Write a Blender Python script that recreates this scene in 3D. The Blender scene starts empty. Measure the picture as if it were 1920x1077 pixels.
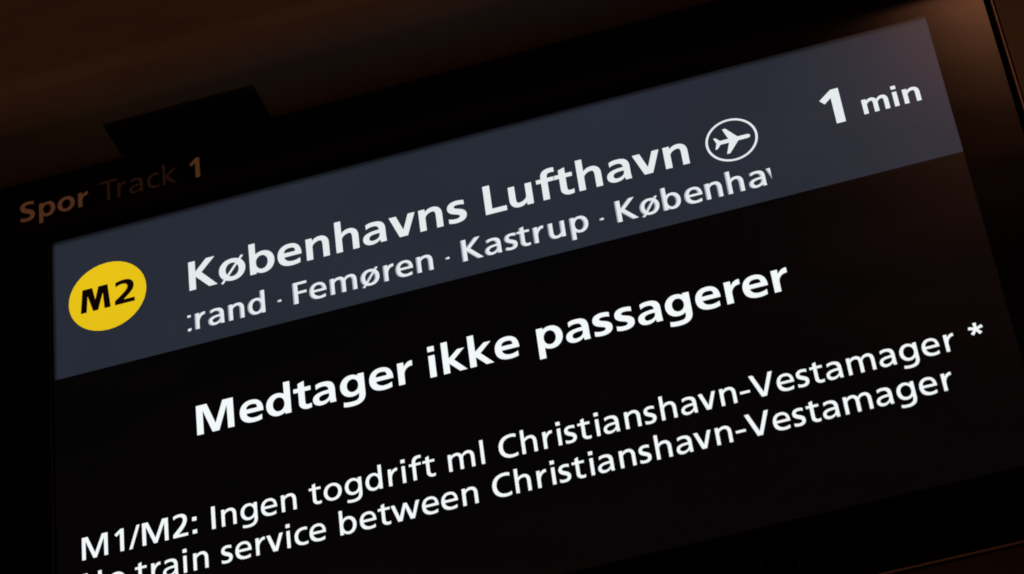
import bpy, bmesh, math
from mathutils import Vector, Matrix
from mathutils.geometry import delaunay_2d_cdt

# ------------------------------------------------------------------ camera, world, lights
scene = bpy.context.scene
COL = scene.collection
# Local frame of the display: u runs right, v runs down from the top edge of the picture area, w runs into the wall (all in mm).
TOP_Z = 2.85                                    # height of the picture's top edge above the platform


def P(u, v, w=0.0):
    return Vector(((u - 350) / 1000, w / 1000, TOP_Z - v / 1000))


cam_data = bpy.data.cameras.new('camera')
cam = bpy.data.objects.new('camera', cam_data)
COL.objects.link(cam)
R = ((0.96034278, 0.11720316, 0.25299243), (-0.24100616, 0.80519935, 0.54182104), (-0.1402062, -0.58130665, 0.80151407))
ax = [Vector((r[0], r[2], -r[1])) for r in R]   # camera right, down, forward in world axes
m = Matrix((ax[0], -ax[1], -ax[2])).transposed().to_4x4()
m.translation = P(623.6, 1246.4, -1511.0)
cam.matrix_world = m
cam_data.sensor_width = 36.0
cam_data.lens = 36.0 * 4814.86 / 1920
cam_data.clip_start = 0.05
cam_data.clip_end = 60
cam_data.dof.use_dof = True
cam_data.dof.focus_distance = 1.90
cam_data.dof.aperture_fstop = 9
scene.camera = cam

world = bpy.data.worlds.new('World')
scene.world = world
world.use_nodes = True
bg = world.node_tree.nodes['Background']
bg.inputs['Color'].default_value = (1.0, 0.33, 0.16, 1)
bg.inputs['Strength'].default_value = 0.0012

WARM = (1.0, 0.37, 0.18)


def area_light(name, loc, target, size, power, shape='DISK', size_y=None, color=WARM, spread=math.pi):
    l = bpy.data.lights.new(name, 'AREA')
    l.shape = shape
    l.size = size
    if size_y:
        l.size_y = size_y
    l.energy = power
    l.color = color
    l.spread = spread
    o = bpy.data.objects.new(name, l)
    COL.objects.link(o)
    o.location = loc
    d = (target - loc).normalized()
    o.rotation_euler = d.to_track_quat('-Z', 'Y').to_euler()
    return o


# warm station lamp, up and to the right behind the camera: it mirrors in the upper right corner of the glass
area_light('ceiling_lamp', P(905, -1395, -1600), P(500, 100, 0), 0.24, 0.66)
# added warm fill near the floor, standing in for bounce onto the hood underside
area_light('bounce_fill', P(-200, 2600, -1300), P(100, 0, 0), 1.4, 2.6)
# unseen broad warm fill in front of the sign, standing in for station lights
area_light('hall_fill', P(-300, 120, -3200), P(350, 0, 0), 1.6, 10.8, 'RECTANGLE', 0.5)

scene.view_settings.view_transform = 'Standard'
scene.view_settings.look = 'None'
scene.view_settings.exposure = 0
scene.view_settings.gamma = 1
scene.cycles.pixel_filter_type = 'BLACKMAN_HARRIS'
scene.cycles.filter_width = 1.8
scene.cycles.max_bounces = 6


# ------------------------------------------------------------------ materials
def new_mat(name):
    mt = bpy.data.materials.new(name)
    mt.use_nodes = True
    nt = mt.node_tree
    return mt, nt, nt.nodes['Principled BSDF']


def add_smear(nt, b, rough, amount):
    """wiped smears: the gloss of the front glass wanders a little"""
    tc = nt.nodes.new('ShaderNodeTexCoord')
    mp = nt.nodes.new('ShaderNodeMapping')
    mp.inputs['Rotation'].default_value = (0, 0.5, 0)
    mp.inputs['Scale'].default_value = (1, 1, 3.2)
    no = nt.nodes.new('ShaderNodeTexNoise')
    no.inputs['Scale'].default_value = 9
    no.inputs['Detail'].default_value = 6
    mr = nt.nodes.new('ShaderNodeMapRange')
    mr.inputs['From Min'].default_value = 0.3
    mr.inputs['From Max'].default_value = 0.7
    mr.inputs['To Min'].default_value = rough - amount
    mr.inputs['To Max'].default_value = rough + amount
    nt.links.new(tc.outputs['Object'], mp.inputs[0])
    nt.links.new(mp.outputs[0], no.inputs['Vector'])
    nt.links.new(no.outputs['Fac'], mr.inputs['Value'])
    nt.links.new(mr.outputs[0], b.inputs['Roughness'])


def screen_mat(name, emit, edge=False, rough=0.225, grain=0.0, strength=1.0):
    """a lit area of the liquid crystal picture, seen through the satin front glass"""
    mt, nt, b = new_mat(name)
    b.inputs['Base Color'].default_value = (0.002, 0.002, 0.002, 1)
    b.inputs['Roughness'].default_value = rough
    b.inputs['Emission Color'].default_value = (*emit, 1)
    b.inputs['Emission Strength'].default_value = strength
    b.inputs['Specular IOR Level'].default_value = 0.85
    add_smear(nt, b, rough, 0.02)
    if edge or grain:
        tc = nt.nodes.new('ShaderNodeTexCoord')
        last = None
        if grain:
            no = nt.nodes.new('ShaderNodeTexNoise')
            no.inputs['Scale'].default_value = 900
            no.inputs['Detail'].default_value = 2
            nt.links.new(tc.outputs['Object'], no.inputs['Vector'])
            mr = nt.nodes.new('ShaderNodeMapRange')
            mr.inputs['From Min'].default_value = 0.25
            mr.inputs['From Max'].default_value = 0.75
            mr.inputs['To Min'].default_value = strength * (1 - grain)
            mr.inputs['To Max'].default_value = strength * (1 + grain)
            nt.links.new(no.outputs['Fac'], mr.inputs['Value'])
            last = mr.outputs[0]
            mura = nt.nodes.new('ShaderNodeTexNoise')      # slow unevenness of the backlight
            mura.inputs['Scale'].default_value = 8
            mura.inputs['Detail'].default_value = 1
            nt.links.new(tc.outputs['Object'], mura.inputs['Vector'])
            m2 = nt.nodes.new('ShaderNodeMapRange')
            m2.inputs['From Min'].default_value = 0.3
            m2.inputs['From Max'].default_value = 0.7
            m2.inputs['To Min'].default_value = 0.93
            m2.inputs['To Max'].default_value = 1.07
            nt.links.new(mura.outputs['Fac'], m2.inputs['Value'])
            mm = nt.nodes.new('ShaderNodeMath')
            mm.operation = 'MULTIPLY'
            nt.links.new(last, mm.inputs[0])
            nt.links.new(m2.outputs[0], mm.inputs[1])
            last = mm.outputs[0]
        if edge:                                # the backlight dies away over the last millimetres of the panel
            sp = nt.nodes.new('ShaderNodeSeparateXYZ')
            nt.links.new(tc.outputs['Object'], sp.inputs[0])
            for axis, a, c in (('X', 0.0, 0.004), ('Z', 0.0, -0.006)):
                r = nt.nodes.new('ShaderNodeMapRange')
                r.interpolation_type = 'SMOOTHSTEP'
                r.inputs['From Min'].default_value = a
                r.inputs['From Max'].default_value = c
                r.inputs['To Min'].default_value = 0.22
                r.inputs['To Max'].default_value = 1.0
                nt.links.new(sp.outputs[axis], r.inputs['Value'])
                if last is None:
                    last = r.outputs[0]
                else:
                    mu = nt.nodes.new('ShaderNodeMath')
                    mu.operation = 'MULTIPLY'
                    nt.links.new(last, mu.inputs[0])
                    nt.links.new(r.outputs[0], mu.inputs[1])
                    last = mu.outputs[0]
        nt.links.new(last, b.inputs['Emission Strength'])
    return mt


def plain_mat(name, col, rough=0.5, metallic=0.0, noise=0.0, scale=30, stretch=(1, 1, 1), bump=0.0, spec=0.5, smear=0.0):
    mt, nt, b = new_mat(name)
    b.inputs['Base Color'].default_value = (*col, 1)
    b.inputs['Roughness'].default_value = rough
    b.inputs['Metallic'].default_value = metallic
    b.inputs['Specular IOR Level'].default_value = spec
    if smear:
        add_smear(nt, b, rough, smear)
    if noise or bump:
        tc = nt.nodes.new('ShaderNodeTexCoord')
        mp = nt.nodes.new('ShaderNodeMapping')
        mp.inputs['Scale'].default_value = stretch
        no = nt.nodes.new('ShaderNodeTexNoise')
        no.inputs['Scale'].default_value = scale
        no.inputs['Detail'].default_value = 5
        no.inputs['Roughness'].default_value = 0.6
        nt.links.new(tc.outputs['Object'], mp.inputs[0])
        nt.links.new(mp.outputs[0], no.inputs['Vector'])
        if noise:
            cr = nt.nodes.new('ShaderNodeValToRGB')
            cr.color_ramp.elements[0].position = 0.3
            cr.color_ramp.elements[1].position = 0.7
            cr.color_ramp.elements[0].color = (*[c * (1 - noise) for c in col], 1)
            cr.color_ramp.elements[1].color = (*[c * (1 + noise) for c in col], 1)
            nt.links.new(no.outputs['Fac'], cr.inputs[0])
            nt.links.new(cr.outputs[0], b.inputs['Base Color'])
        if bump:
            bp = nt.nodes.new('ShaderNodeBump')
            bp.inputs['Strength'].default_value = bump
            bp.inputs['Distance'].default_value = 0.001
            nt.links.new(no.outputs['Fac'], bp.inputs['Height'])
            nt.links.new(bp.outputs[0], b.inputs['Normal'])
    return mt


M_GLASS = plain_mat('black_glass', (0.0008, 0.0006, 0.0006), rough=0.16, smear=0.02)
M_LCD = screen_mat('lcd_black', (0.0006, 0.0007, 0.0012))
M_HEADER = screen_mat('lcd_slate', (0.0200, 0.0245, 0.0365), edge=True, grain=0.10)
M_WHITE = screen_mat('lcd_white', (0.90, 0.94, 0.955))
M_WHITE_DIM = screen_mat('lcd_white_header', (0.78, 0.83, 0.85))
M_GHOST = screen_mat('lcd_grey', (0.36, 0.41, 0.48))
M_YELLOW = screen_mat('lcd_yellow', (0.79, 0.53, 0.008), grain=0.015)
M_INK = screen_mat('lcd_dark', (0.0035, 0.001, 0.001))
M_PRINT_WHITE = plain_mat('print_white', (0.56, 0.53, 0.50), rough=0.6)
M_PRINT_GREY = plain_mat('print_grey', (0.085, 0.075, 0.07), rough=0.6)
M_BRONZE = plain_mat('bronze_sheet', (0.125, 0.11, 0.10), rough=0.6, spec=0.2, metallic=0.0, noise=0.12, stretch=(1, 1, 3), scale=12, bump=0.06)
M_PANEL = plain_mat('bronze_panel', (0.19, 0.165, 0.15), rough=0.6, spec=0.2, noise=0.10, scale=14, bump=0.06)
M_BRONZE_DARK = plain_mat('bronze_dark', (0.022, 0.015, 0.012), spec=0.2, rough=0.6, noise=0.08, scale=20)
M_RIM = plain_mat('bronze_rim', (0.34, 0.28, 0.22), rough=0.35, metallic=0.6)
M_BLACK = plain_mat('black_paint', (0.004, 0.0035, 0.003), rough=0.75, spec=0.15)
M_GAP = plain_mat('gap_black', (0.001, 0.001, 0.001), rough=0.9, spec=0.0)


# ------------------------------------------------------------------ mesh helpers
def root(name, label, cat, loc):
    o = bpy.data.objects.new(name, None)
    COL.objects.link(o)
    o.location = loc
    o['label'] = label
    o['category'] = cat
    return o


ORIGIN = P(0, 0, 0)


def mesh_obj(name, verts, faces, mat, parent=None, label=None, smooth=False):
    me = bpy.data.meshes.new(name)
    me.from_pydata(verts, [], faces)
    me.update()
    me.materials.append(mat)
    if smooth:
        for p in me.polygons:
            p.use_smooth = True
    o = bpy.data.objects.new(name, me)
    COL.objects.link(o)
    if parent is not None:
        o.parent = parent
    if label:
        o['label'] = label
    return o


def L3(u, v, w):                                # local metres in the frame whose origin is ORIGIN
    return (u / 1000, w / 1000, -v / 1000)


def box(name, u0, u1, v0, v1, w0, w1, mat, parent=None, bevel=0.0, label=None, seg=2):
    """bevelled box; parent None puts it at ORIGIN"""
    bm = bmesh.new()
    bmesh.ops.create_cube(bm, size=1)
    for vt in bm.verts:
        vt.co = Vector(L3(u0 if vt.co.x < 0 else u1, v1 if vt.co.z < 0 else v0, w0 if vt.co.y < 0 else w1))
    if bevel:
        bmesh.ops.bevel(bm, geom=bm.edges[:], offset=bevel / 1000, segments=seg, affect='EDGES', profile=0.5)
    bmesh.ops.recalc_face_normals(bm, faces=bm.faces)
    me = bpy.data.meshes.new(name)
    bm.to_mesh(me)
    bm.free()
    me.materials.append(mat)
    o = bpy.data.objects.new(name, me)
    COL.objects.link(o)
    if parent is not None:
        o.parent = parent
    else:
        o.location = ORIGIN
    if label:
        o['label'] = label
    return o


# ------------------------------------------------------------------ lettering: a humanist sans drawn here, cap height = 700 units
def cub(p0, p1, p2, p3, n=9):
    out = []
    for i in range(1, n + 1):
        t = i / n
        s = 1 - t
        out.append((s**3 * p0[0] + 3 * s * s * t * p1[0] + 3 * s * t * t * p2[0] + t**3 * p3[0],
                    s**3 * p0[1] + 3 * s * s * t * p1[1] + 3 * s * t * t * p2[1] + t**3 * p3[1]))
    return out


def path(*a):
    """(x, y) corner points; a 6-tuple is a cubic from the last point"""
    pts = []
    for q in a:
        if len(q) == 2:
            pts.append(q)
        else:
            pts += cub(pts[-1], q[0:2], q[2:4], q[4:6])
    return pts


def ell(cx, cy, rx, ry, k=0.575):
    return path((cx + rx, cy), (cx + rx, cy + ry * k, cx + rx * k, cy + ry, cx, cy + ry),
                (cx - rx * k, cy + ry, cx - rx, cy + ry * k, cx - rx, cy),
                (cx - rx, cy - ry * k, cx - rx * k, cy - ry, cx, cy - ry),
                (cx + rx * k, cy - ry, cx + rx, cy - ry * k, cx + rx, cy))[:-1]


def rect(x0, y0, x1, y1):
    return [(x0, y0), (x1, y0), (x1, y1), (x0, y1)]


def mirror(ops, W):
    return [(s, [(W - x, y) for x, y in p]) for s, p in ops]


def flip180(ops, W, H):
    return [(s, [(W - x, H - y) for x, y in p]) for s, p in ops]


XH = 520


def glyphs(bold):
    B = bold

    def k(b, r):
        return b if B else r
    w = k(131, 93)              # lowercase stem
    W_ = k(140, 106)            # capital stem
    wc = k(139, 96)             # side of a bowl
    h = k(104, 80)              # top and bottom of a bowl
    hb = k(98, 74)              # crossbars
    ov = 10
    asc = k(754, 742)
    G = {}

    def arch(x0, W, x1=None):
        """arch springing from the stem whose left edge is x0, down to a right leg ending at W"""
        a = x0 + w * 0.8
        xt = a + (W - a) * k(0.52, 0.50)
        r = W - w
        return path((W, 0), (W, XH * 0.62), (W, XH * 0.87, W - (W - xt) * 0.42, XH + ov, xt, XH + ov),
                    (xt - (xt - a) * 0.5, XH + ov, a + (xt - a) * 0.22, XH - k(42, 30), a, XH - k(105, 88)),
                    (a, XH - k(225, 190)), (x0 + w, XH - k(225, 190)),
                    (x0 + w, XH - k(150, 115), x0 + w + (xt - x0 - w) * 0.55, XH + ov - h - 4, xt - k(14, 8), XH + ov - h - 4),
                    (r - (r - xt) * 0.25, XH + ov - h - 4, r, XH * 0.78 - h * 0.2, r, XH * 0.56), (r, 0))

    Wn = k(474, 420)
    G['n'] = [('+', rect(0, 0, w, XH)), ('+', arch(0, Wn))]
    G['h'] = [('+', rect(0, 0, w, asc)), ('+', arch(0, Wn))]
    G['u'] = flip180(G['n'], Wn, XH)
    Wm = k(745, 722)
    mid = (Wm + w) / 2
    G['m'] = [('+', rect(0, 0, w, XH)), ('+', arch(0, mid)), ('+', arch(mid - w, Wm))]
    Wr = k(312, 262)
    yt = XH + ov
    G['r'] = [('+', rect(0, 0, w, XH)),
              ('+', path((w * .5, XH * .42), (w, XH * .42), (w, XH * .62, w + (Wr - w) * .35, yt - k(128, 92), Wr - 10, yt - k(124, 90)),
                         (Wr, yt - k(124, 90)), (Wr, yt - 4), (w + (Wr - w) * .45, yt + 6, w + (Wr - w) * .12, yt - k(75, 62), w * .82, XH - k(150, 118))))]
    Wb = k(517, 462)
    cxb = (w * 0.30 + Wb) / 2
    bowl = [('+', ell(cxb, XH / 2, Wb - cxb, XH / 2 + ov)), ('-', ell((w + Wb - wc) / 2, XH / 2, (Wb - wc - w) / 2, XH / 2 + ov - h))]
    G['b'] = bowl + [('+', rect(0, 0, w, asc))]
    G['p'] = bowl + [('+', rect(0, -k(204, 204), w, XH))]
    G['d'] = mirror(G['b'], Wb)
    # g: mirrored bowl whose bottom sits a little above the baseline, stem turning into the tail
    Wg = k(510, 470)
    cy = XH / 2 + 12
    gb = [('+', ell(cxb - (Wb - Wg) / 2, cy, Wg - cxb + (Wb - Wg) / 2, XH + ov - cy)),
          ('-', ell((w + Wg - wc) / 2, cy, (Wg - wc - w) / 2, XH + ov - cy - h))]
    G['g'] = mirror(gb, Wg) + [('+', path((Wg, XH), (Wg, 40), (Wg, -130, Wg * .80, -212, Wg * .44, -212), (Wg * .30, -212, Wg * .17, -204, Wg * .08, -188),
                                          (Wg * .10, -188 + k(108, 82)), (Wg * .18, -206 + k(106, 82), Wg * .29, -212 + k(106, 80), Wg * .42, -212 + k(106, 80)),
                                          (Wg * .62, -212 + k(106, 80), Wg - w, -92, Wg - w, 25), (Wg - w, XH)))]
    # o and o-slash
    Wo = k(552, 500)
    o = [('+', ell(Wo / 2, XH / 2, Wo / 2, XH / 2 + ov)), ('-', ell(Wo / 2, XH / 2, Wo / 2 - wc, XH / 2 + ov - h))]
    G['o'] = o
    sl = k(27, 24)
    G['ø'] = o + [('+', [(Wo * .10 - sl, -28), (Wo * .10 + sl * .8, -48), (Wo * .90 + sl, 548), (Wo * .90 - sl * .8, 568)])]
    # e
    We = k(498, 452)
    xc = We * .51
    yb = k(222, 228)
    G['e'] = [('+', path((We * .925, k(20, 16)), (We * .82, 0, We * .70, -ov, We * .58, -ov), (We * .20, -ov, 0, 85, 0, 260),
                         (0, 425, We * .20, yt, xc, yt), (We * .83, yt, We, 425, We, 240), (We, yb), (wc, yb),
                         (wc + 6, k(148, 130), We * .42, h - ov, We * .61, h - ov), (We * .73, h - ov, We * .84, k(112, 92), We * .925, k(136, 112)))),
              ('-', path((wc - 2, yb + hb), (We - wc + 12, yb + hb), (We - wc + 8, k(396, 400), We * .72, yt - h, xc, yt - h),
                         (We * .35, yt - h, wc + 2, k(380, 400), wc - 2, yb + hb)))]
    # c
    Wc = k(410, 372)
    G['c'] = [('+', path((Wc, k(14, 14)), (Wc * .90, -4, Wc * .78, -ov, Wc * .68, -ov), (Wc * .24, -ov, 0, 95, 0, 260),
                         (0, 425, Wc * .26, yt, Wc * .70, yt), (Wc * .80, yt, Wc * .90, yt - 6, Wc * .98, yt - 16),
                         (Wc * .955, yt - 16 - k(106, 82)), (Wc * .88, yt - h - 8, Wc * .80, yt - h, Wc * .71, yt - h),
                         (Wc * .45, yt - h, wc, 380, wc, 260), (wc, 140, Wc * .45, h - ov, Wc * .70, h - ov),
                         (Wc * .80, h - ov, Wc * .90, h - 2, Wc * .985, h + 14)))]
    # a
    Wa = k(478, 426)
    al = Wa * k(.155, .135)
    G['a'] = [('+', path((al, k(492, 494)), (Wa * .27, yt - 6, Wa * .38, yt, Wa * .50, yt), (Wa * .86, yt, Wa * .985, k(455, 450), Wa * .985, k(300, 310)),
                         (Wa * .985, 120), (Wa, 0), (Wa - k(122, 84), 0), (Wa * .985 - w, 90), (Wa * .985 - w, 300),
                         (Wa * .985 - w, k(395, 420), Wa * .62, yt - h, Wa * .47, yt - h), (Wa * .36, yt - h, Wa * .26, yt - h - 12, al + 4, k(378, 402)))),
              ('+', path((Wa - w, k(316, 310)), (Wa * .25, k(316, 310), 0, k(270, 262), 0, k(140, 138)), (0, 45, Wa * .16, -ov, Wa * .35, -ov),
                         (Wa * .56, -ov, Wa * .70, 40, Wa - w + 12, k(98, 92)), (Wa - w + 12, k(316, 310)))),
              ('-', path((Wa - w - 2, k(232, 240)), (Wa * .42, k(236, 244), wc - 12, k(215, 215), wc - 12, k(148, 142)),
                         (wc - 12, k(100, 96), Wa * .33, k(78, 66), Wa * .42, k(78, 66)), (Wa * .58, k(78, 66), Wa - w - 2, 125, Wa - w - 2, k(200, 190))))]
    # s
    Ws = k(382, 318)
    sx = Ws / 384
    tb = k(1, 0)
    if tb:
        s = path((352, 508), (300, 524, 252, 530, 205, 530), (85, 530, 2, 472, 2, 370), (2, 272, 70, 238, 150, 208),
                 (205, 188, 243, 176, 243, 143), (243, 108, 203, 92, 150, 92), (105, 92, 52, 104, 12, 124), (12, 16), (55, -2, 108, -10, 160, -10),
                 (292, -10, 384, 45, 384, 158), (384, 252, 318, 292, 240, 320), (182, 340, 140, 352, 140, 384), (140, 412, 175, 426, 215, 426),
                 (262, 426, 312, 418, 352, 402))
    else:
        s = path((355, 512), (310, 524, 262, 530, 212, 530), (90, 530, 8, 470, 8, 378), (8, 290, 75, 252, 150, 222),
                 (218, 195, 272, 180, 272, 136), (272, 92, 225, 70, 165, 70), (115, 70, 58, 84, 12, 106), (12, 14), (55, -2, 112, -10, 168, -10),
                 (295, -10, 384, 45, 384, 150), (384, 240, 315, 280, 236, 310), (168, 336, 118, 352, 118, 390), (118, 428, 162, 450, 218, 450),
                 (265, 450, 312, 440, 355, 424))
    G['s'] = [('+', [(x * sx, y) for x, y in s])]
    # S (bold)
    G['S'] = [('+', path((440, 682), (380, 702, 315, 712, 255, 712), (105, 712, 5, 635, 5, 508), (5, 385, 95, 335, 190, 290),
                         (270, 253, 330, 232, 330, 180), (330, 130, 280, 104, 205, 104), (140, 104, 70, 122, 15, 150), (15, 25), (70, 2, 140, -12, 212, -12),
                         (375, -12, 478, 65, 478, 195), (478, 325, 390, 375, 295, 420), (215, 458, 152, 480, 152, 526), (152, 572, 198, 596, 262, 596),
                         (325, 596, 385, 585, 440, 562)))]
    # t, f
    Wt = k(365, 332)
    tx = k(98, 92)
    G['t'] = [('+', path((tx, k(150, 130)), (tx, 45, Wt * .52, -10, Wt * .74, -10), (Wt * .84, -10, Wt * .93, -4, Wt * .99, 8),
                         (Wt * .99, k(108, 88)), (Wt * .92, k(98, 76), Wt * .86, k(94, 72), Wt * .80, k(94, 72)), (Wt * .70, k(94, 72), tx + w, k(105, 90), tx + w, k(165, 150)),
                         (tx + w, k(672, 648)), (tx, k(628, 614)))),
              ('+', rect(0, XH - hb, Wt - 4, XH))]
    Wf = k(380, 346)
    fx = k(96, 88)
    G['f'] = [('+', path((fx, 0), (fx + w, 0), (fx + w, 545), (fx + w, 620, Wf * .68, 745 - h - 4, Wf * .84, 745 - h - 4),
                         (Wf * .90, 745 - h - 4, Wf * .95, 745 - h - 8, Wf, 745 - h - 14), (Wf, 738), (Wf * .93, 744, Wf * .86, 747, Wf * .79, 747),
                         (Wf * .42, 747, fx, 672, fx, 545))),
              ('+', rect(0, XH - hb, k(352, 328), XH))]
    G['i'] = [('+', rect(k(0, 10), 0, k(0, 10) + w, XH)), ('+', rect(k(-3, 0), k(614, 618), k(134, 113), k(738, 728)))]
    G['l'] = [('+', rect(0, 0, w, asc))]
    G['I'] = [('+', rect(0, 0, W_, 700))]
    Wk = k(484, 430)
    G['k'] = [('+', rect(0, 0, w, asc)), ('+', [(w, k(225, 225)), (w, k(345, 325)), (Wk * .67, XH), (Wk * .965, XH), (w + k(105, 78), k(290, 292)), (Wk, 0), (Wk * .685, 0)])]
    WK = k(588, 545)
    G['K'] = [('+', rect(0, 0, W_, 700)), ('+', [(W_, k(312, 330)), (W_, k(435, 402)), (WK * k(.64, .69), 700), (WK * k(.945, .93), 700), (k(268, 208), k(385, 376)), (WK, 0), (WK * k(.70, .755), 0)])]
    Wv = k(535, 462)
    vv = k(148, 102)
    G['v'] = [('+', [(0, XH), (vv, XH), (Wv / 2 + k(4, 4), k(158, 122)), (Wv - vv + 6, XH), (Wv, XH), (Wv / 2 + k(84, 60), 0), (Wv / 2 - k(84, 60), 0)])]
    Ww = 785
    G['w'] = [('+', [(0, XH), (100, XH), (Ww * .278, 128), (Ww * .44, XH), (Ww * .56, XH), (Ww * .728, 128), (Ww - 98, XH), (Ww, XH),
                     (Ww * .79, 0), (Ww * .645, 0), (Ww * .498, 388), (Ww * .355, 0), (Ww * .21, 0)])]
    WV = 636
    G['V'] = [('+', [(0, 700), (114, 700), (WV / 2 + 4, 122), (WV - 112, 700), (WV, 700), (WV / 2 + 66, 0), (WV / 2 - 66, 0)])]
    G['L'] = [('+', rect(0, 0, W_, 700)), ('+', rect(W_ * .5, 0, 432, k(118, 88)))]
    G['F'] = [('+', rect(0, 0, W_, 700)), ('+', rect(W_ * .5, 700 - 84, 368, 700)), ('+', rect(W_ * .5, 312, 352, 394))]
    G['T'] = [('+', rect(0, 700 - 78, 536, 700)), ('+', rect(268 - 46, 0, 268 + 46, 700 - 40))]
    G['N'] = [('+', [(0, 0), (0, 700), (136, 700), (444, 215), (444, 700), (546, 700), (546, 0), (416, 0), (102, 492), (102, 0)])]
    if B:
        G['M'] = [('+', [(0, 0), (0, 700), (228, 700), (398, 190), (566, 700), (789, 700), (789, 0), (656, 0), (650, 556), (468, 0), (326, 0), (138, 556), (138, 0)])]
    else:
        G['M'] = [('+', [(0, 0), (0, 700), (168, 700), (374, 160), (580, 700), (744, 700), (744, 0), (640, 0), (636, 572), (420, 0), (326, 0), (106, 572), (106, 0)])]
    # C
    G['C'] = [('+', path((505, 22), (450, -2, 400, -12, 350, -12), (140, -12, 0, 115, 0, 348), (0, 575, 145, 712, 358, 712), (408, 712, 455, 704, 500, 684),
                         (490, 592), (450, 612, 405, 622, 362, 622), (210, 622, 112, 520, 112, 350), (112, 180, 208, 78, 362, 78), (410, 78, 460, 92, 505, 116)))]
    if B:
        G['2'] = [('+', path((0, 0), (513, 0), (513, 120), (228, 120), (330, 215, 500, 330, 500, 498), (500, 640, 395, 712, 248, 712), (158, 712, 82, 694, 22, 662),
                             (32, 535), (88, 570, 145, 590, 205, 590), (280, 590, 334, 556, 334, 490), (334, 398, 190, 275, 0, 128)))]
        G['1'] = [('+', [(189, 0), (338, 0), (338, 700), (212, 700), (0, 528), (72, 436), (189, 534)])]
    else:
        G['2'] = [('+', path((0, 0), (422, 0), (422, 88), (152, 88), (250, 190, 405, 330, 405, 512), (405, 640, 325, 712, 202, 712), (130, 712, 66, 694, 18, 666),
                             (26, 566), (74, 602, 126, 622, 182, 622), (252, 622, 295, 580, 295, 508), (295, 390, 150, 260, 0, 98)))]
        G['1'] = [('+', [(158, 0), (266, 0), (266, 700), (176, 700), (0, 558), (56, 484), (158, 572)])]
    G['/'] = [('+', [(0, -12), (88, -12), (318, 700), (230, 700)])]
    G[':'] = [('+', rect(0, 0, 124, 122)), ('+', rect(0, XH - 122, 124, XH))]
    G['-'] = [('+', rect(0, 218, 262, 292))]
    G['·'] = [('+', rect(0, 210, 76, 276))]
    arms = []
    for i in range(5):
        a = math.radians(90 + 72 * i)
        ca, sa = math.cos(a), math.sin(a)
        pts = []
        for r, t in ((0, -34), (190, -46), (190, 46), (0, 34)):
            pts.append((200 + r * ca - t * sa, 478 + r * sa + t * ca))
        arms.append(('+', pts))
    G['*'] = arms
    return G


GB, GM = glyphs(True), glyphs(False)
# the badge has an M with splayed legs
GB['W'] = [('+', [(0, 0), (52, 700), (309, 700), (382, 330), (468, 700), (708, 700), (774, 0), (612, 0), (580, 480), (450, 0), (318, 0), (184, 480), (154, 0)])]


def fill(ops, clip=None):
    """union and difference of outlines -> clean triangles"""
    verts, faces, signs = [], [], []
    for s, p in ops + ([('&', clip)] if clip else []):
        pts = []
        for q in p:
            if not pts or (abs(q[0] - pts[-1][0]) + abs(q[1] - pts[-1][1])) > 1e-4:
                pts.append(q)
        if (abs(pts[0][0] - pts[-1][0]) + abs(pts[0][1] - pts[-1][1])) < 1e-4:
            pts.pop()
        area = sum(pts[i - 1][0] * pts[i][1] - pts[i][0] * pts[i - 1][1] for i in range(len(pts)))
        if area < 0:
            pts.reverse()
        i0 = len(verts)
        verts += [Vector(q) for q in pts]
        faces.append(list(range(i0, i0 + len(pts))))
        signs.append(s)
    vo, _, fo, _, _, of = delaunay_2d_cdt(verts, [], faces, 1, 1e-5, True)
    keep = []
    for f, src in zip(fo, of):
        on = False
        src = set(src)
        for i, s in enumerate(signs):
            if s == '&':
                on = on and i in src
            elif i in src:
                on = s == '+'
        if on:
            keep.append(f)
    return vo, keep


def text_mesh(name, items, G, base_v, unit, mat, w, parent, label=None, clip=None, dx=0.0, xs=1.0):
    """items: (glyph, left edge in mm); unit: mm per glyph unit"""
    V, F = [], []
    for ch, u in items:
        c = None
        if clip:
            a, b = (clip[0] - u - dx) / unit, (clip[1] - u - dx) / unit
            c = rect(a, -400, b, 900)
            if b < 0 or a > 1500:
                continue
        vo, fo = fill(G[ch], c)
        i0 = len(V)
        V += [L3(u + dx + p.x * unit * xs, base_v - p.y * unit, w) for p in vo]
        F += [[i0 + i for i in f] for f in fo]
    return mesh_obj(name, V, F, mat, parent, label)


def flat_mesh(name, ops, mat, w, parent, label=None):
    """outlines given straight in (u, v) mm"""
    vo, fo = fill([(s, [(x, -y) for x, y in p]) for s, p in ops])
    return mesh_obj(name, [L3(p.x, -p.y, w) for p in vo], fo, mat, parent, label)


# ------------------------------------------------------------------ the departure display
disp = root('departure_display', 'black glass departure screen showing the next airport metro train, printed with its track number', 'departure screen', ORIGIN)
box('glass_front', -45, 744.9, -66.6, 447.4, 0.4, 8, M_GLASS, disp, bevel=0.6)
box('casing', -50, 749.5, -72, 452, 12, 60, M_GAP, disp, bevel=2)
# thin rim round the glass, four lengths butted end to end
RT, RB, RL, RR = -69.6, 448.6, -50.9, 749.3
box('rim', RR, RR + 1.7, RT, RB, 0.5, 14, M_RIM, disp, bevel=0.3, label='thin bronze rim on the right of the glass')
box('rim', RL - 1.7, RL, RT, RB, 0.5, 14, M_RIM, disp, bevel=0.3, label='thin bronze rim on the left of the glass')
box('rim', RL, RR, RB - 0.9, RB, 0.5, 14, M_RIM, disp, bevel=0.25, label='thin bronze rim under the glass')

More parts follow.
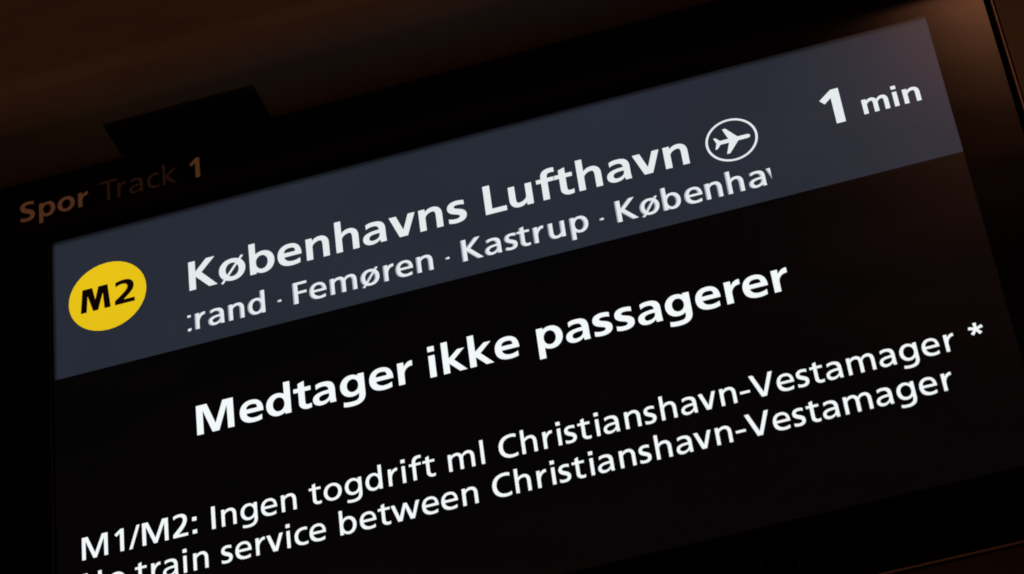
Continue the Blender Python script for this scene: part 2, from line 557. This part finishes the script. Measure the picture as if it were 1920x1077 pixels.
screen = flat_mesh('screen', [('+', rect(0, 0, 700, 393.75))], M_LCD, 0.30, disp)
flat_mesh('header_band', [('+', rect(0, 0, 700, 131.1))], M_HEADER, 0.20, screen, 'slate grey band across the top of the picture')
flat_mesh('line_badge', [('+', ell(45.05, 64.76, 31.85, 31.85, 0.5523))], M_YELLOW, 0.10, screen, 'round yellow line badge')
box('screen_edge', -3.0, -2.3, -2, 395, 0.25, 0.4, plain_mat('edge_strip', (0.02, 0.015, 0.01), 0.4), disp, label='fine strip left of the picture')


def up(s, xs):
    return list(zip(s, xs))


text_mesh('badge_lettering', [('W', 23.0), ('2', 51.0)], GB, 75.9, 22.15 / 700, M_INK, 0.0, screen, 'black M2 on the yellow badge')

hdr = up('Københavns', (111.5, 135.8, 160.6, 183.1, 206.1, 229.7, 251.2, 272.7, 296.1, 318.4)) + \
    up('Lufthavn', (347.6, 366.8, 388.9, 402.9, 420.5, 442.6, 463.7, 487.2))
text_mesh('text_line', hdr, GB, 80.1, 27.0 / 700, M_WHITE_DIM, 0.0, screen, 'bold white destination line')

tick = up('trand', (101.4, 114.7, 125.2, 141.4, 156.8)) + up('·', (180.5,)) + \
    up('Femøren', (193.0, 205.8, 222.2, 246.2, 264.3, 273.8, 290.2)) + up('·', (312.8,)) + \
    up('Kastrup', (325.6, 343.2, 358.6, 368.2, 381.0, 392.6, 409.3)) + up('·', (431.9,)) + \
    up('København', (444.7, 462.6, 479.9, 496.6, 512.4, 528.8, 545.0, 559.0, 575.0))
CL = (108.6, 562.1)
text_mesh('text_line_trail', tick, GM, 117.1, 19.5 / 700, M_GHOST, 0.05, screen, 'pale grey smear of the scrolling stop names', clip=CL, dx=-0.35)
text_mesh('text_line', tick, GM, 117.1, 19.5 / 700, M_WHITE_DIM, 0.0, screen, 'scrolling white line of stop names', clip=CL, dx=0.75)

text_mesh('text_line', up('1', (608.6,)), GB, 78.1, 32.2 / 700, M_WHITE_DIM, 0.0, screen, 'large white minutes figure')
text_mesh('text_line', up('min', (638.4, 661.5, 668.9)), GB, 76.4, 18.3 / 700, M_WHITE_DIM, 0.0, screen, 'white unit beside the minutes figure')

# airport symbol: ring and aeroplane
flat_mesh('symbol_ring', [('+', ell(539.15, 68.5, 19.75, 19.75, 0.5523)), ('-', ell(539.15, 68.5, 17.95, 17.95, 0.5523))], M_WHITE_DIM, 0.0, screen,
          'thin white ring of the airport symbol')
AV = 68.65
half = [(551.2, 66.85), (543.9, 66.75), (536.2, 56.9), (533.7, 56.9), (536.9, 66.8), (530.5, 66.9), (527.6, 63.4), (525.9, 63.4), (527.6, 68.65)]
nose = [(553.1, 68.0), (552.5, 67.2)]
plane = [(553.3, AV)] + nose + half + [(x, 2 * AV - y) for x, y in reversed(half[:-1])] + [(x, 2 * AV - y) for x, y in reversed(nose)]
flat_mesh('symbol_aeroplane', [('+', plane)], M_WHITE_DIM, 0.0, screen, 'white aeroplane pointing right inside its ring')

msg = up('Medtager', (111.4, 144.9, 165.4, 186.9, 201.2, 222.4, 244.7, 266.6)) + up('ikke', (290.5, 300.7, 320.7, 340.1)) + \
    up('passagerer', (372.0, 393.2, 413.7, 430.1, 446.8, 467.3, 489.7, 511.7, 524.4, 546.3))
text_mesh('text_line', msg, GB, 211.6, 25.6 / 700, M_WHITE, 0.0, screen, 'bold white message line')

CV = up('Christianshavn', (333.2, 349.7, 365.5, 375.9, 381.1, 391.2, 403.7, 409.2, 425.0, 438.8, 450.9, 465.3, 478.5, 493.7)) + \
    up('-', (507.8,)) + up('Vestamager', (515.5, 534.1, 548.0, 558.2, 568.8, 584.1, 606.3, 620.8, 636.5, 652.4))
l1 = up('M1/M2:', (19.5, 44.6, 55.6, 65.8, 89.2, 104.0)) + up('Ingen', (118.6, 126.1, 140.6, 156.0, 171.3)) + \
    up('togdrift', (192.4, 203.2, 219.0, 234.4, 251.4, 261.4, 267.2, 277.2)) + up('ml', (295.9, 319.8)) + CV + up('*', (669.8,))
text_mesh('text_line', l1, GM, 293.6, 18.65 / 700, M_WHITE, 0.0, screen, 'white service notice in Danish with a star at its end')
l2 = up('No', (19.5, 38.7)) + up('train', (59.4, 71.6, 80.3, 95.6, 103.3)) + up('service', (124.2, 134.9, 150.2, 158.4, 173.1, 179.1, 190.3)) + \
    up('between', (212.7, 227.6, 241.3, 250.9, 273.4, 287.5, 302.9)) + [(c, x - 8.2) for c, x in CV]
text_mesh('text_line', l2, GM, 323.7, 18.65 / 700, M_WHITE, 0.0, screen, 'white service notice in English, the lowest line')

# a few grains of dust on the glass
import random
rng = random.Random(5)
dv, df = [], []
for i in range(70):
    u, v, rr = rng.uniform(-40, 740), rng.uniform(-60, 440), rng.choice((0.12, 0.15, 0.2, 0.3))
    n0 = len(dv)
    for j in range(6):
        a = j * math.pi / 3
        q = rr * rng.uniform(0.6, 1.2)
        dv.append(L3(u + q * math.cos(a), v + q * math.sin(a), -0.15))
    df.append(list(range(n0, n0 + 6)))
dust = mesh_obj('dust', dv, df, plain_mat('dust', (0.35, 0.33, 0.3), 0.9), disp)
dust['kind'] = 'stuff'

# print on the glass above the picture
text_mesh('printed_word', up('Spor', (-26.5, -10.3, 5.4, 22.9)), GB, -28.5, 19.1 / 700, M_PRINT_WHITE, 0.30, disp, xs=0.97, label= 'bold light printed Spor')
text_mesh('printed_word', up('Track', (41.1, 56.0, 66.0, 81.1, 94.1)), GM, -28.4, 19.5 / 700, M_PRINT_GREY, 0.30, disp, 'dim grey printed Track')
text_mesh('printed_word', up('1', (116.9,)), GB, -27.8, 19.7 / 700, M_PRINT_WHITE, 0.30, disp, 'bold light printed track number', xs=0.89)

# ------------------------------------------------------------------ housing round the display
wall = root('wall_cladding', 'dark bronze sheet cladding framing the sides and underside of the departure screen', 'wall cladding', ORIGIN)
box('cladding_panel', 752.0, 1500, -72, 448.7, 1.0, 6, M_PANEL, wall, bevel=0.8, label='bronze panel right of the screen')
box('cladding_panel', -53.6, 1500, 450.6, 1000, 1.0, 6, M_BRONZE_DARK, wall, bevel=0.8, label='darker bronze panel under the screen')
box('cladding_panel', -900, -53.8, -72, 1000, 1.0, 6, M_BRONZE, wall, bevel=0.8, label='bronze panel left of the screen')
box('backing_sheet', -900, 1500, -200, 1000, 62, 66, M_GAP, wall)


def profile(name, pts, u0, u1, mat, parent, label=None):
    V = [L3(u0, v, w) for w, v in pts] + [L3(u1, v, w) for w, v in pts]
    n = len(pts)
    F = [[i, i + 1, n + i + 1, n + i] for i in range(n - 1)]
    F += [[n - 1, 0, n, 2 * n - 1], list(range(n))[::-1], list(range(n, 2 * n))]
    o = mesh_obj(name, V, F, mat, parent, label)
    bm = bmesh.new()
    bm.from_mesh(o.data)
    bmesh.ops.recalc_face_normals(bm, faces=bm.faces)
    bm.to_mesh(o.data)
    bm.free()
    return o


hood = root('overhead_hood', 'dark brown rounded metal hood projecting over the top of the departure screen', 'hood', ORIGIN)
RAD, FACE, UND = 32.0, -86.0, -70.0
pts = [(20, UND)]
for i in range(13):
    a = math.radians(90 * i / 12)
    pts.append((FACE + RAD - RAD * math.sin(a), UND - RAD + RAD * math.cos(a)))
pts += [(FACE, -142.85), (20, -142.85)]
o = profile('lower_fascia', pts, -60, 1500, M_BRONZE, hood)
box('upper_fascia', -60, 1500, -167.0, -143.2, FACE, 20, M_BRONZE, hood, bevel=0.6)
box('crown_board', -60, 1500, -520, -168.0, FACE + 3, 20, M_BRONZE, hood, bevel=0.8)

plate = root('cover_plate', 'small black rectangular plate under the hood, just above the printed track number', 'cover plate', ORIGIN)
box('plate', 61.5, 186, -70.0, -67.9, -41, -0.5, M_BLACK, plate, bevel=0.5)

floor = mesh_obj('floor', [(-6, -8, 0), (6, -8, 0), (6, 0.3, 0), (-6, 0.3, 0)], [[0, 1, 2, 3]],
                 plain_mat('platform_stone', (0.10, 0.095, 0.09), 0.6, noise=0.2, scale=4))
floor['kind'] = 'structure'
